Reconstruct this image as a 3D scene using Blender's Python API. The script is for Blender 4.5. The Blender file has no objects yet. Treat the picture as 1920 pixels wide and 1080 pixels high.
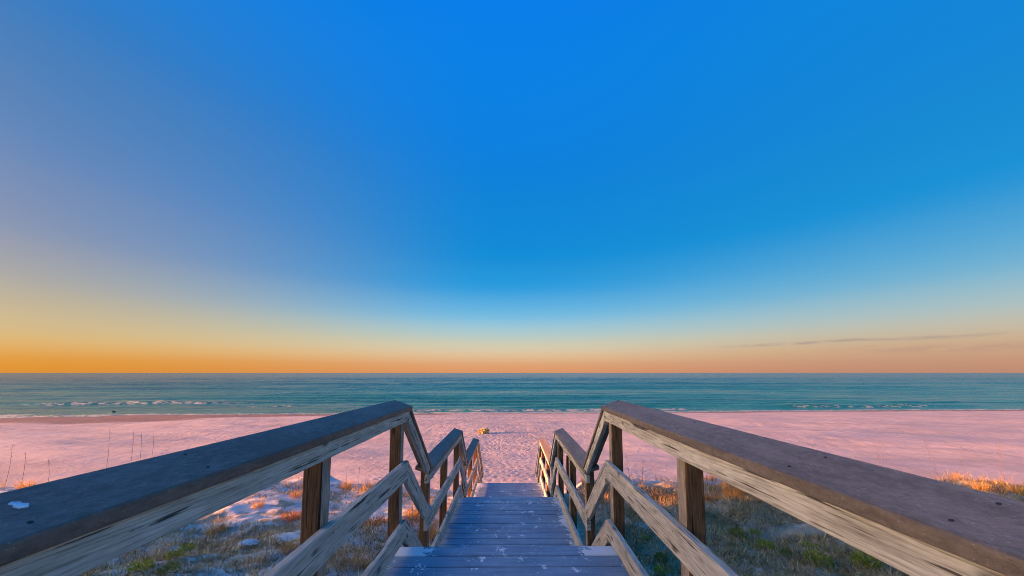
import bpy, bmesh, math, random
import numpy as np
from mathutils import Matrix, Vector

# ------------------------------------------------------------------ camera
sc = bpy.context.scene
col = sc.collection
R = math.radians
F_PX, CY, HY, VPX = 642.7, 641.0, 699.0, 957.0
PITCH = math.atan((HY - CY) / F_PX)
YAW = math.atan((960 - VPX) / F_PX)
cam = bpy.data.cameras.new('camera')
cam.sensor_width = 36
cam.lens = 36 * F_PX / 1920
cam.shift_y = (CY - 540) / 1920
cam.clip_start = 0.02
cam.clip_end = 60000
cam_ob = bpy.data.objects.new('camera', cam)
cam_ob.location = (0.03, 0, 0)
cam_ob.rotation_euler = (R(90) + PITCH, 0, -YAW)
col.objects.link(cam_ob)
sc.camera = cam_ob

# ------------------------------------------------------------------ light, sky, exposure
SUN_EL, SUN_AZ = R(6.0), R(98)           # azimuth measured to the left of the view axis (+Y)
SUN = Vector((-math.sin(SUN_AZ) * math.cos(SUN_EL), math.cos(SUN_AZ) * math.cos(SUN_EL), math.sin(SUN_EL)))
EXPOSURE = 2.0
sun = bpy.data.lights.new('sun', 'SUN')
sun.energy = 5.0
sun.angle = R(0.6)
sun.color = (1.0, 0.38, 0.15)
sun_ob = bpy.data.objects.new('sun', sun)
sun_ob.rotation_euler = SUN.to_track_quat('Z', 'Y').to_euler()
col.objects.link(sun_ob)


def lin(r, g, b):
    f = lambda c: c / 12.92 if c <= 0.04045 else ((c + 0.055) / 1.055) ** 2.4
    return (f(r / 255), f(g / 255), f(b / 255), 1)


class NT:
    """tiny helper to write node trees"""
    def __init__(self, tree):
        self.t = tree
        tree.nodes.clear()

    def n(self, typ, ins=None, **kw):
        nd = self.t.nodes.new(typ)
        for k, v in kw.items():
            setattr(nd, k, v)
        for k, v in (ins or {}).items():
            self.set(nd.inputs[k], v)
        return nd

    def set(self, sock, v):
        if isinstance(v, bpy.types.NodeSocket):
            self.t.links.new(v, sock)
        else:
            if sock.type == 'RGBA' and not isinstance(v, (int, float)) and len(v) == 3:
                v = (*v, 1)
            sock.default_value = v

    def math(self, op, a, b=None, c=None, clamp=False):
        nd = self.n('ShaderNodeMath', operation=op, use_clamp=clamp)
        self.set(nd.inputs[0], a)
        if b is not None:
            self.set(nd.inputs[1], b)
        if c is not None:
            self.set(nd.inputs[2], c)
        return nd.outputs[0]

    def ramp(self, fac, stops, interp='LINEAR'):
        nd = self.n('ShaderNodeValToRGB', {'Fac': fac})
        nd.color_ramp.interpolation = interp
        el = nd.color_ramp.elements
        while len(el) < len(stops):
            el.new(0.5)
        for e, (p, c) in zip(el, stops):
            e.position = p
            e.color = c if len(c) == 4 else (*c, 1)
        return nd.outputs['Color']

    def mix(self, fac, a, b, blend='MIX'):
        nd = self.n('ShaderNodeMix', data_type='RGBA', blend_type=blend)
        self.set(nd.inputs[0], fac)
        self.set(nd.inputs[6], a)
        self.set(nd.inputs[7], b)
        return nd.outputs[2]

    def maprange(self, v, a, b, c=0.0, d=1.0, smooth=True):
        nd = self.n('ShaderNodeMapRange', interpolation_type='SMOOTHSTEP' if smooth else 'LINEAR')
        for i, x in enumerate((v, a, b, c, d)):
            self.set(nd.inputs[i], x)
        return nd.outputs[0]

    def noise(self, vec, scale, detail=4, rough=0.55, dist=0.0):
        nd = self.n('ShaderNodeTexNoise', {'Scale': scale, 'Detail': detail, 'Roughness': rough, 'Distortion': dist})
        if vec is not None:
            self.t.links.new(vec, nd.inputs['Vector'])
        return nd.outputs['Fac']

    def scalevec(self, vec, s, off=None):
        nd = self.n('ShaderNodeVectorMath', operation='MULTIPLY')
        self.t.links.new(vec, nd.inputs[0])
        nd.inputs[1].default_value = s
        if off is None:
            return nd.outputs[0]
        a = self.n('ShaderNodeVectorMath', operation='ADD')
        self.t.links.new(nd.outputs[0], a.inputs[0])
        self.set(a.inputs[1], off)
        return a.outputs[0]


world = bpy.data.worlds.new('World')
sc.world = world
world.use_nodes = True
w = NT(world.node_tree)
tc = w.n('ShaderNodeTexCoord')
nrm = w.n('ShaderNodeVectorMath', operation='NORMALIZE')
w.t.links.new(tc.outputs['Generated'], nrm.inputs[0])
D = nrm.outputs[0]
sep = w.n('ShaderNodeSeparateXYZ', {0: D})
elev = w.math('MULTIPLY', w.math('ARCSINE', sep.outputs[2]), 180 / math.pi)
elev = w.math('MAXIMUM', elev, 0.0)
efac = w.math('SQRT', w.math('DIVIDE', elev, 90.0))
hl = w.math('SQRT', w.math('ADD', w.math('ADD', w.math('MULTIPLY', sep.outputs[0], sep.outputs[0]), w.math('MULTIPLY', sep.outputs[1], sep.outputs[1])), 1e-6))
ca = w.math('DIVIDE', w.math('ADD', w.math('MULTIPLY', sep.outputs[0], -math.sin(SUN_AZ)), w.math('MULTIPLY', sep.outputs[1], math.cos(SUN_AZ))), hl)
ang = w.math('MULTIPLY', w.math('ARCCOSINE', w.math('MINIMUM', w.math('MAXIMUM', ca, -1.0), 1.0)), 180 / math.pi)


def sky_ramp(stops):
    return w.ramp(efac, [(math.sqrt(e / 90), lin(*c)) for e, c in stops], 'CARDINAL')


TOP = [(62, (0, 112, 226)), (90, (0, 100, 212))]
A = sky_ramp([(0, (218, 138, 40)), (1.5, (224, 150, 48)), (3.8, (216, 178, 116)), (8, (184, 168, 146)), (13, (144, 148, 168)), (20, (108, 135, 180)), (32, (62, 124, 190)), (46, (12, 126, 224))] + TOP)
B = sky_ramp([(0, (222, 148, 102)), (1.5, (226, 166, 120)), (3.3, (224, 196, 160)), (5.5, (196, 204, 190)), (8.7, (135, 193, 222)), (13, (64, 164, 224)), (18, (12, 144, 218)), (29, (0, 131, 220)), (48, (0, 128, 236))] + TOP)
C = sky_ramp([(0, (188, 134, 114)), (1.5, (198, 148, 122)), (3.5, (202, 172, 142)), (6, (180, 188, 182)), (10, (120, 177, 206)), (17, (40, 149, 212)), (28, (0, 134, 213)), (45, (0, 130, 224))] + TOP)
skyc = w.mix(w.maprange(ang, 34, 96), A, B)
skyc = w.mix(w.maprange(ang, 96, 152), skyc, C)
# glow around the low sun
sd = w.n('ShaderNodeVectorMath', operation='DOT_PRODUCT')
w.t.links.new(D, sd.inputs[0])
sd.inputs[1].default_value = SUN
glow = w.math('POWER', w.math('MAXIMUM', sd.outputs['Value'], 0.0), 26.0)
skyc = w.mix(glow, skyc, (30.0, 21.0, 12.5, 1), 'ADD')
# thin cirrus streaks low over the right-hand horizon
wig = w.noise(w.n('ShaderNodeCombineXYZ', {0: w.math('MULTIPLY', ang, 0.06)}).outputs[0], 1.0, 3, 0.5)
thn = w.noise(w.n('ShaderNodeCombineXYZ', {0: w.math('MULTIPLY', ang, 0.25), 1: elev}).outputs[0], 1.3, 4, 0.6)


def streak(e0, half, a0, a1, a2, a3, strength, tint):
    d = w.math('ABSOLUTE', w.math('SUBTRACT', elev, w.math('ADD', e0 - 0.6, w.math('MULTIPLY', wig, 1.2))))
    m = w.math('MULTIPLY', w.maprange(d, half, 0.0), w.math('MULTIPLY', w.maprange(ang, a0, a1), w.maprange(ang, a3, a2)))
    m = w.math('MULTIPLY', m, w.maprange(thn, 0.3, 0.6))
    return w.mix(w.math('MULTIPLY', m, strength), skyc, tint)


skyc = streak(3.7, 0.32, 126, 138, 148, 158, 0.75, lin(170, 146, 136))
skyc = streak(2.5, 0.7, 138, 150, 170, 180, 0.5, lin(182, 140, 128))
bg1 = w.n('ShaderNodeBackground', {'Color': skyc, 'Strength': 0.94 / 2 ** EXPOSURE})
nish = w.n('ShaderNodeTexSky', sky_type='NISHITA', sun_disc=False, sun_elevation=SUN_EL, sun_rotation=-SUN_AZ, air_density=1.0, dust_density=0.6, ozone_density=3.0)
bg2 = w.n('ShaderNodeBackground', {'Color': nish.outputs[0], 'Strength': 0.004})
add = w.n('ShaderNodeAddShader', {0: bg1.outputs[0], 1: bg2.outputs[0]})
w.n('ShaderNodeOutputWorld', {'Surface': add.outputs[0]})

world.cycles.sampling_method = 'MANUAL'
world.cycles.sample_map_resolution = 2048
vs = sc.view_settings
vs.view_transform = 'Standard'
vs.look = 'None'
vs.exposure = EXPOSURE
vs.gamma = 1
vs.use_curve_mapping = False
sc.cycles.max_bounces = 6
sc.cycles.use_denoising = True
sc.cycles.filter_width = 0.95

# ------------------------------------------------------------------ numbers of the place (metres, eye at z = 0)
rng = np.random.default_rng(7)
random.seed(7)
W = 0.80                                   # half width between the rails
DECK_Z = (-1.340, -2.063, -2.810)          # three levels of the walkway
DECK_Y0 = (-1.55, 3.55, 6.69)
DECK_Y1 = (2.794, 5.930, 9.072)
FOOT_Z = -4.16                             # sand at the foot of the last flight
SEA_Z = -6.05


def smooth(x, a, b):
    t = np.clip((np.asarray(x, float) - a) / (b - a), 0, 1)
    return t * t * (3 - 2 * t)


_perm = np.random.default_rng(11).random((256, 256))


def vnoise(x, y):
    xi = np.floor(x).astype(int)
    yi = np.floor(y).astype(int)
    fx, fy = x - xi, y - yi
    fx = fx * fx * (3 - 2 * fx)
    fy = fy * fy * (3 - 2 * fy)
    g = lambda a, b: _perm[a & 255, b & 255]
    return (g(xi, yi) * (1 - fx) + g(xi + 1, yi) * fx) * (1 - fy) + (g(xi, yi + 1) * (1 - fx) + g(xi + 1, yi + 1) * fx) * fy - 0.5


def fbm(x, y, o=4):
    s, a = 0, 1
    for k in range(o):
        s = s + a * vnoise(x * 2 ** k + 17.3 * k, y * 2 ** k - 9.1 * k)
        a *= 0.5
    return s


# footprints on the beach
def footprints(X, Y):
    """dimples: one print per jittered cell, trampled most around the foot of the stairs"""
    out = np.zeros_like(X)
    for cell, depth, seed in ((0.30, 0.013, 3), (0.47, 0.018, 8)):
        cx, cy = np.floor(X / cell).astype(int), np.floor(Y / cell).astype(int)
        for dx in (-1, 0, 1):
            for dy in (-1, 0, 1):
                a, b = cx + dx, cy + dy
                jx = _perm[(a * 7 + seed) & 255, (b * 13 + 1) & 255]
                jy = _perm[(a * 5 + 31) & 255, (b * 3 + seed) & 255]
                r = _perm[(a + 90) & 255, (b * 11 + seed) & 255]
                px, py = (a + jx) * cell, (b + jy) * cell
                th = r * 6.28
                u = (X - px) * np.cos(th) + (Y - py) * np.sin(th)
                v = -(X - px) * np.sin(th) + (Y - py) * np.cos(th)
                q = (u / 0.13) ** 2 + (v / 0.075) ** 2
                out += (-np.exp(-q) + 0.45 * np.exp(-((np.sqrt(q) - 1.5) / 0.5) ** 2)) * depth * np.where(r > 0.35, 0.3 + 1.6 * (r - 0.35), 0)
    return out


PY = [-60, -8, 2, 4.2, 6.4, 9.2, 10.0, 10.9, 12.2, 13.5, 52, 60, 75, 200]
PZ = [-1.6, -1.8, -2.15, -2.42, -2.86, -2.98, -3.12, -3.68, -4.12, -4.20, -6.03, -6.5, -7.6, -9]
QY = [-60, 2, 4.2, 6.2, 9.0, 10.95, 13.5, 52, 60, 75, 200]
QZ = [-1.9, -2.3, -2.55, -2.96, -3.06, FOOT_Z, -4.22, -6.03, -6.5, -7.6, -9]


def height(X, Y):
    X = np.asarray(X, float)
    Y = np.asarray(Y, float)
    beach = smooth(Y, 14, 40)
    Yb = Y - beach * (0.045 * np.clip(X, -120, 120) + 2.2 * vnoise(X * 0.045 + 3, Y * 0.01) + 0.8 * vnoise(X * 0.15, Y * 0.05))
    crest = smooth(Y, 7.0, 9.5) * (1 - smooth(Y, 12.5, 15))
    Yd = Yb + crest * (1.1 * vnoise(X * 0.35 + 5, X * 0 + 2) + 0.5 * vnoise(X * 1.1, X * 0 + 8))
    dune = np.interp(Yd, PY, PZ)
    path = np.interp(Yb, QY, QZ)
    t = smooth(np.abs(X), 1.05, 2.4)
    z = path * (1 - t) + dune * t
    inland = 1 - smooth(Y, 10.5, 12.5)
    z = z + t * inland * (0.26 * fbm(X * 0.42, Y * 0.42, 3) + 0.10 * fbm(X * 1.9, Y * 1.9, 3) + 0.03 * smooth(np.abs(X), 3, 9))
    z = z + inland * 0.03 * fbm(X * 5, Y * 5, 2)
    bz = (1 - inland)
    z = z + bz * (0.30 * fbm(X * 0.05 + 4, Y * 0.15, 4) * (1 - smooth(Y, 44, 56)) + 0.08 * fbm(X * 0.22, Y * 0.6, 4) * (1 - smooth(Y, 36, 54)))
    tr = (1 - smooth(Y, 26, 44)) * (0.42 + 0.58 * np.exp(-(X / (3.5 + 0.16 * np.maximum(Y, 0))) ** 2)) * smooth(Y, 10.5, 12.5)
    z = z + tr * footprints(X, Y) * smooth(vnoise(X * 0.3, Y * 0.22 + 40) + 0.5 * np.exp(-(X / 4) ** 2), -0.25, 0.25)
    # unseen tall dune added on the left to keep the near walkway in shade
    shade_ridge = np.interp(Y + 0.6 * vnoise(X * 0.3, Y * 0.3), [-60, 2.4, 3.3, 4.8, 5.6, 200], [5.6, 5.4, 4.4, 0.6, 0, 0])
    z = z + shade_ridge * np.exp(-((X + 21) / 5.0) ** 2) * (1 + 0.25 * fbm(X * 0.5, Y * 0.5, 3))
    return z


def H(x, y):
    return float(height(np.array([x]), np.array([y]))[0])


# ------------------------------------------------------------------ mesh helpers
def mesh_arrays(name, verts, faces_by_n, mats, colors=None, smooth_shade=False, mat_idx=None):
    me = bpy.data.meshes.new(name)
    verts = np.asarray(verts, np.float32)
    loops, starts, totals = [], [], []
    off = 0
    for f in faces_by_n:
        f = np.asarray(f, np.int32)
        if not len(f):
            continue
        k = f.shape[1]
        loops.append(f.ravel())
        starts.append(off + np.arange(len(f), dtype=np.int32) * k)
        totals.append(np.full(len(f), k, np.int32))
        off += f.size
    loops, starts, totals = np.concatenate(loops), np.concatenate(starts), np.concatenate(totals)
    me.vertices.add(len(verts))
    me.vertices.foreach_set('co', verts.ravel())
    me.loops.add(len(loops))
    me.loops.foreach_set('vertex_index', loops)
    me.polygons.add(len(starts))
    me.polygons.foreach_set('loop_start', starts)
    me.polygons.foreach_set('loop_total', totals)
    if mat_idx is not None:
        me.polygons.foreach_set('material_index', np.asarray(mat_idx, np.int32))
    if smooth_shade:
        me.polygons.foreach_set('use_smooth', np.ones(len(starts), bool))
    if colors is not None:
        at = me.color_attributes.new('Col', 'FLOAT_COLOR', 'POINT')
        at.data.foreach_set('color', np.asarray(colors, np.float32).ravel())
    for m in mats:
        me.materials.append(m)
    me.update(calc_edges=True)
    me.validate()
    return me


def link(name, me, parent=None, M=None):
    o = bpy.data.objects.new(name, me)
    col.objects.link(o)
    if parent is not None:
        o.parent = parent
    if M is not None:
        o.matrix_basis = M
    return o


def tag(o, label, cat, group=None, kind=None):
    if label:
        o['label'] = label
    if cat:
        o['category'] = cat
    if group:
        o['group'] = group
    if kind:
        o['kind'] = kind
    return o


def from_bm(name, bm, mats):
    me = bpy.data.meshes.new(name)
    bm.normal_update()
    bm.to_mesh(me)
    bm.free()
    for m in mats:
        me.materials.append(m)
    return me


def bevel_bm(bm, r, seg=2):
    bmesh.ops.bevel(bm, geom=list(bm.edges), offset=r, segments=seg, affect='EDGES', profile=0.5, clamp_overlap=True)


def box_mesh(name, sx, sy, sz, mats, r=0.004, seg=2, face_mat=None):
    bm = bmesh.new()
    bmesh.ops.create_cube(bm, size=1)
    for v in bm.verts:
        v.co = Vector((v.co.x * sx, v.co.y * sy, v.co.z * sz))
    bm.normal_update()
    if face_mat:
        for f in bm.faces:
            f.material_index = face_mat(f.normal)
    if r:
        bevel_bm(bm, r, seg)
    return from_bm(name, bm, mats)


# ------------------------------------------------------------------ materials
def material(name):
    m = bpy.data.materials.new(name)
    m.use_nodes = True
    return m, NT(m.node_tree)


def finish(n, base, rough=0.8, normal=None, spec=0.3, **extra):
    b = n.n('ShaderNodeBsdfPrincipled', {'Base Color': base, 'Roughness': rough, 'Specular IOR Level': spec})
    if normal is not None:
        n.set(b.inputs['Normal'], normal)
    for k, v in extra.items():
        n.set(b.inputs[k.replace('_', ' ')], v)
    n.n('ShaderNodeOutputMaterial', {'Surface': b.outputs[0]})
    return b


def bump(n, h, strength=0.3, dist=0.01, normal=None):
    nd = n.n('ShaderNodeBump', {'Height': h, 'Strength': strength, 'Distance': dist})
    if normal is not None:
        n.set(nd.inputs['Normal'], normal)
    return nd.outputs[0]


def wood_material(name, pale, mid, dark, line, rough=0.85):
    """weathered softwood, grain along the object's own X"""
    m, n = material(name)
    tc = n.n('ShaderNodeTexCoord')
    oi = n.n('ShaderNodeObjectInfo')
    rnd = n.n('ShaderNodeCombineXYZ', {0: n.math('MULTIPLY', oi.outputs['Random'], 37.0), 1: n.math('MULTIPLY', oi.outputs['Random'], 11.0), 2: n.math('MULTIPLY', oi.outputs['Random'], 5.0)})
    v = n.n('ShaderNodeVectorMath', operation='ADD', ins={0: tc.outputs['Object'], 1: rnd.outputs[0]}).outputs[0]
    # growth rings: slowly warped lines along the board
    warp = n.noise(n.scalevec(v, (0.8, 6.0, 6.0)), 1.0, 2, 0.5)
    sp = n.n('ShaderNodeSeparateXYZ', {0: v})
    ringc = n.math('ADD', n.math('MULTIPLY', n.math('ADD', sp.outputs[1], n.math('MULTIPLY', sp.outputs[2], 0.7)), 95.0), n.math('MULTIPLY', warp, 12.0))
    jit = n.noise(n.scalevec(v, (2.5, 60.0, 60.0)), 1.0, 3, 0.6)
    ring = n.maprange(n.math('SINE', n.math('ADD', n.math('MULTIPLY', ringc, 5.0), n.math('MULTIPLY', jit, 7.0))), -1.0, 1.0, smooth=False)
    ring = n.math('POWER', ring, 2.0)
    fine = n.noise(n.scalevec(v, (9.0, 190.0, 190.0)), 1.0, 5, 0.72)
    fib = n.noise(n.scalevec(v, (16.0, 420.0, 420.0)), 1.0, 3, 0.6)
    patch = n.noise(n.scalevec(v, (5.0, 20.0, 20.0)), 1.0, 5, 0.68)
    tone = n.math('ADD', n.math('MULTIPLY', ring, -0.07), n.math('ADD', n.math('MULTIPLY', fine, 0.6), n.math('MULTIPLY', patch, 0.5)))
    c = n.ramp(tone, [(0.35, dark), (0.51, mid), (0.67, pale)])
    crack = n.maprange(n.noise(n.scalevec(v, (2.4, 66.0, 66.0)), 1.0, 2, 0.5, 0.2), 0.385, 0.35)
    crack = n.math('MULTIPLY', crack, n.maprange(patch, 0.66, 0.5))
    c = n.mix(n.math('MULTIPLY', crack, 0.9), c, line)
    # knots
    vo = n.n('ShaderNodeTexVoronoi', {'Scale': 1.0, 'Randomness': 1.0})
    n.set(vo.inputs['Vector'], n.scalevec(v, (4.0, 9.0, 9.0)))
    kn = n.maprange(vo.outputs['Distance'], 0.17, 0.06)
    c = n.mix(n.math('MULTIPLY', kn, 0.7), c, line)
    c = n.mix(n.math('MULTIPLY', n.maprange(fib, 0.35, 0.65), 0.35), c, n.mix(1.0, c, (0.62, 0.6, 0.58, 1), 'MULTIPLY'))
    h = n.math('SUBTRACT', n.math('ADD', n.math('MULTIPLY', fine, 0.6), n.math('ADD', n.math('MULTIPLY', fib, 0.3), n.math('MULTIPLY', ring, 0.2))), n.math('MULTIPLY', crack, 0.8))
    finish(n, c, rough, bump(n, h, 0.55, 0.004), 0.2)
    return m


M_RAIL = wood_material('weathered_wood', (0.74, 0.67, 0.555), (0.52, 0.455, 0.36), (0.25, 0.205, 0.15), (0.045, 0.034, 0.026))
M_POST = wood_material('brown_wood', (0.29, 0.15, 0.064), (0.165, 0.082, 0.036), (0.07, 0.034, 0.016), (0.022, 0.012, 0.007))
M_POSTIN = wood_material('half_weathered_wood', (0.52, 0.42, 0.32), (0.34, 0.265, 0.195), (0.16, 0.115, 0.08), (0.04, 0.028, 0.02))
M_FRAME = wood_material('frame_wood', (0.18, 0.13, 0.09), (0.12, 0.085, 0.055), (0.06, 0.042, 0.03), (0.02, 0.015, 0.01))


def cap_material(name, a, b, fleck):
    m, n = material(name)
    tc = n.n('ShaderNodeTexCoord')
    oi = n.n('ShaderNodeObjectInfo')
    v = n.n('ShaderNodeVectorMath', operation='ADD', ins={0: tc.outputs['Object'], 1: oi.outputs['Random']}).outputs[0]
    big = n.noise(n.scalevec(v, (2.0, 9.0, 9.0)), 1.0, 4, 0.6)
    mid = n.noise(n.scalevec(v, (28.0, 60.0, 60.0)), 1.0, 5, 0.7)
    fl = n.noise(v, 150.0, 3, 0.65)
    c = n.ramp(n.math('ADD', n.math('MULTIPLY', big, 0.5), n.math('MULTIPLY', mid, 0.5)), [(0.42, a), (0.58, b)])
    c = n.mix(n.math('MULTIPLY', n.maprange(fl, 0.61, 0.71), n.maprange(mid, 0.42, 0.55)), c, fleck)
    finish(n, c, 0.62, bump(n, n.math('ADD', mid, n.math('MULTIPLY', fl, 0.8)), 0.7, 0.005), 0.35)
    return m


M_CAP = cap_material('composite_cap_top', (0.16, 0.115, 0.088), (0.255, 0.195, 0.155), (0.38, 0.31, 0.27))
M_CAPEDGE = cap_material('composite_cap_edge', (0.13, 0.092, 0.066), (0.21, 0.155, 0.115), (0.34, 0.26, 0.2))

# planks: blue-grey composite with wind-blown white sand lying on it
M_PLANK, n = material('blue_grey_plank')
tc = n.n('ShaderNodeTexCoord')
geo = n.n('ShaderNodeNewGeometry')
oi = n.n('ShaderNodeObjectInfo')
P = geo.outputs['Position']
sp = n.n('ShaderNodeSeparateXYZ', {0: P})
v = n.n('ShaderNodeVectorMath', operation='ADD', ins={0: tc.outputs['Object'], 1: oi.outputs['Random']}).outputs[0]
g = n.noise(n.scalevec(v, (4.0, 55.0, 20.0)), 1.0, 5, 0.65)
bl = n.noise(P, 3.2, 4, 0.6)
tone = n.math('ADD', n.math('MULTIPLY', g, 0.55), n.math('MULTIPLY', bl, 0.45))
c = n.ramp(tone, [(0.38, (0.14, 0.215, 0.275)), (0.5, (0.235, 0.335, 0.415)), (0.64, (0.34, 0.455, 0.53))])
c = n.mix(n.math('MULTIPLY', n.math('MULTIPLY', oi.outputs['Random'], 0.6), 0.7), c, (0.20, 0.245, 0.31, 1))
edge = n.math('ABSOLUTE', n.math('ADD', sp.outputs[0], 0.0))
big = n.noise(P, 2.3, 3, 0.5)
sm = n.noise(P, 26.0, 5, 0.72)
fl = n.noise(P, 9.0, 5, 0.75, 0.4)
# drift against the right kick rail, more of it farther down
right = n.maprange(n.math('ADD', sp.outputs[0], n.math('MULTIPLY', n.math('SUBTRACT', big, 0.5), 0.35)), 0.50, 0.98)
right = n.math('MULTIPLY', right, n.maprange(sp.outputs[1], 3.4, 4.6, 0.15, 1.0))
left = n.maprange(n.math('SUBTRACT', n.math('MULTIPLY', n.math('SUBTRACT', big, 0.5), 0.7), sp.outputs[0]), 0.50, 1.0)
left = n.math('MULTIPLY', left, n.maprange(sp.outputs[1], 6.6, 7.2, 0.25, 1.0))
nose = n.math('MULTIPLY', n.maprange(sp.outputs[1], 2.645, 2.66), n.maprange(sp.outputs[1], 2.82, 2.81))
nose = n.math('MULTIPLY', nose, n.maprange(n.math('ADD', edge, n.math('MULTIPLY', n.math('SUBTRACT', fl, 0.5), 0.7)), 0.55, 0.62))
drift = n.math('MAXIMUM', n.math('MAXIMUM', right, left), nose)
drift = n.maprange(n.math('ADD', drift, n.math('MULTIPLY', n.math('SUBTRACT', sm, 0.5), 1.9)), 0.50, 0.58)
fle = n.math('MULTIPLY', n.maprange(fl, 0.58, 0.63), n.maprange(big, 0.42, 0.54))
spk = n.maprange(n.noise(P, 48.0, 3, 0.6), 0.66, 0.70)
sand = n.math('MAXIMUM', drift, n.math('MAXIMUM', fle, n.math('MULTIPLY', spk, 0.6)), clamp=True)
c = n.mix(n.math('MULTIPLY', sand, 0.92), c, (0.90, 0.88, 0.84, 1))
hh = n.math('ADD', n.math('MULTIPLY', g, 0.35), n.math('MULTIPLY', sand, 0.8))
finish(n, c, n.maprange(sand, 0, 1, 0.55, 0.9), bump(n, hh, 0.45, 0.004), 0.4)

# dune and beach sand
M_SAND, n = material('white_sand')
geo = n.n('ShaderNodeNewGeometry')
P = geo.outputs['Position']
sp = n.n('ShaderNodeSeparateXYZ', {0: P})
n1 = n.noise(P, 0.35, 5, 0.6)
n2 = n.noise(P, 4.0, 5, 0.65)
n3 = n.noise(P, 60.0, 3, 0.7)
c = n.ramp(n1, [(0.3, (0.50, 0.385, 0.325)), (0.7, (0.64, 0.505, 0.435))])  # salmon warmth of the low sun put into the beach colour
c = n.mix(n.maprange(sp.outputs[1], 12.5, 9.0), c, n.ramp(n1, [(0.3, (0.66, 0.63, 0.54)), (0.7, (0.80, 0.77, 0.67))]))  # dune sand tinted paler and yellower to offset its blue shade
# plant litter between the dune plants
inl = n.maprange(sp.outputs[1], 10.2, 9.2)
lit = n.math('MULTIPLY', n.maprange(n.math('ADD', n.math('MULTIPLY', n.noise(P, 1.0, 4, 0.6), 0.6), n.math('MULTIPLY', n2, 0.4)), n.maprange(sp.outputs[0], -1.0, 2.5, 0.48, 0.30), n.maprange(sp.outputs[0], -1.0, 2.5, 0.58, 0.44)), inl)
litc = n.ramp(n3, [(0.35, (0.20, 0.135, 0.06)), (0.65, (0.56, 0.42, 0.22))])
c = n.mix(n.math('MULTIPLY', lit, 0.85), c, litc)
spk = n.math('MULTIPLY', n.maprange(n.noise(P, 34.0, 4, 0.7), 0.57, 0.66), inl)
c = n.mix(n.math('MULTIPLY', spk, 0.6), c, (0.12, 0.10, 0.085, 1))
# dark specks in loose bands on the open beach
speckle = n.noise(n.scalevec(P, (0.9, 2.2, 1.0)), 1.3, 6, 0.75)
band = n.maprange(n.noise(n.scalevec(P, (0.03, 0.22, 1.0)), 1.0, 3, 0.5), 0.52, 0.62)
c = n.mix(n.math('MULTIPLY', n.math('MULTIPLY', n.maprange(speckle, 0.63, 0.70), band), 0.45), c, (0.25, 0.19, 0.17, 1))
# wet sand close to the water
wet = n.maprange(n.math('ADD', sp.outputs[2], n.math('MULTIPLY', n.math('SUBTRACT', n.noise(n.scalevec(P, (0.05, 0.3, 0)), 1.0, 4, 0.6), 0.5), 0.3)), n.maprange(sp.outputs[0], -65, -8, -5.22, -5.95, False), n.maprange(sp.outputs[0], -65, -8, -5.46, -6.03, False))
c = n.mix(n.math('MULTIPLY', wet, 0.9), c, (0.27, 0.155, 0.11, 1))
h = n.math('ADD', n.math('MULTIPLY', n2, 1.0), n.math('MULTIPLY', n3, 0.18))
n4 = n.noise(n.scalevec(P, (1.3, 0.7, 1)), 1.0, 5, 0.7)
h = n.math('ADD', h, n.math('MULTIPLY', n4, n.maprange(sp.outputs[1], 12, 28, 0.0, 5.0)))
far = n.maprange(sp.outputs[1], 30, 12, 0.5, 1.0)
finish(n, c, n.maprange(wet, 0, 1, 0.92, 0.7), bump(n, h, n.math('MULTIPLY', far, 0.7), 0.05), 0.2)

# sea water
M_SEA, n = material('sea_water')
geo = n.n('ShaderNodeNewGeometry')
P = geo.outputs['Position']
sp = n.n('ShaderNodeSeparateXYZ', {0: P})
shore = n.math('SUBTRACT', sp.outputs[1], n.math('MULTIPLY', sp.outputs[0], 0.045))
deep = n.maprange(n.math('ADD', shore, n.math('MULTIPLY', n.math('SUBTRACT', n.noise(n.scalevec(P, (0.006, 0.03, 1)), 1.0, 3, 0.5), 0.5), 120)), 40, 330)
c = n.mix(deep, (0.022, 0.18, 0.135, 1), (0.003, 0.07, 0.08, 1))
c = n.mix(n.maprange(shore, 250, 2500), c, (0.004, 0.03, 0.075, 1))
at = n.n('ShaderNodeAttribute', attribute_name='Col')
fo = n.n('ShaderNodeSeparateColor', {0: at.outputs['Color']})
fn = n.noise(n.scalevec(P, (0.55, 1.1, 1)), 1.4, 6, 0.7)
foam = n.maprange(n.math('ADD', fo.outputs[0], n.math('MULTIPLY', n.math('SUBTRACT', fn, 0.5), 3.0)), 0.48, 0.72)
foam = n.math('MULTIPLY', foam, n.maprange(fo.outputs[0], 0.02, 0.15))
st = n.noise(n.scalevec(P, (0.012, 0.16, 1)), 1.0, 5, 0.6)
c = n.mix(n.math('MULTIPLY', n.maprange(st, 0.52, 0.66), 0.6), c, n.mix(1.0, c, (0.3, 0.5, 0.55, 1), 'MULTIPLY'))
c = n.mix(n.math('MULTIPLY', foam, 0.6), c, (0.70, 0.62, 0.53, 1))
b1 = n.noise(n.scalevec(P, (0.28, 0.9, 1)), 1.0, 5, 0.62)
b2 = n.noise(n.scalevec(P, (0.05, 0.16, 1)), 1.0, 4, 0.6)
b3 = n.noise(n.scalevec(P, (1.4, 3.0, 1)), 1.0, 3, 0.6)
nm = bump(n, b2, 0.55, 2.2)
nm = bump(n, b1, 0.75, 0.5, nm)
nm = bump(n, b3, 0.5, 0.09, nm)
finish(n, c, n.maprange(foam, 0, 1, 0.22, 0.9), nm, 0.5, IOR=1.33)


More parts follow.
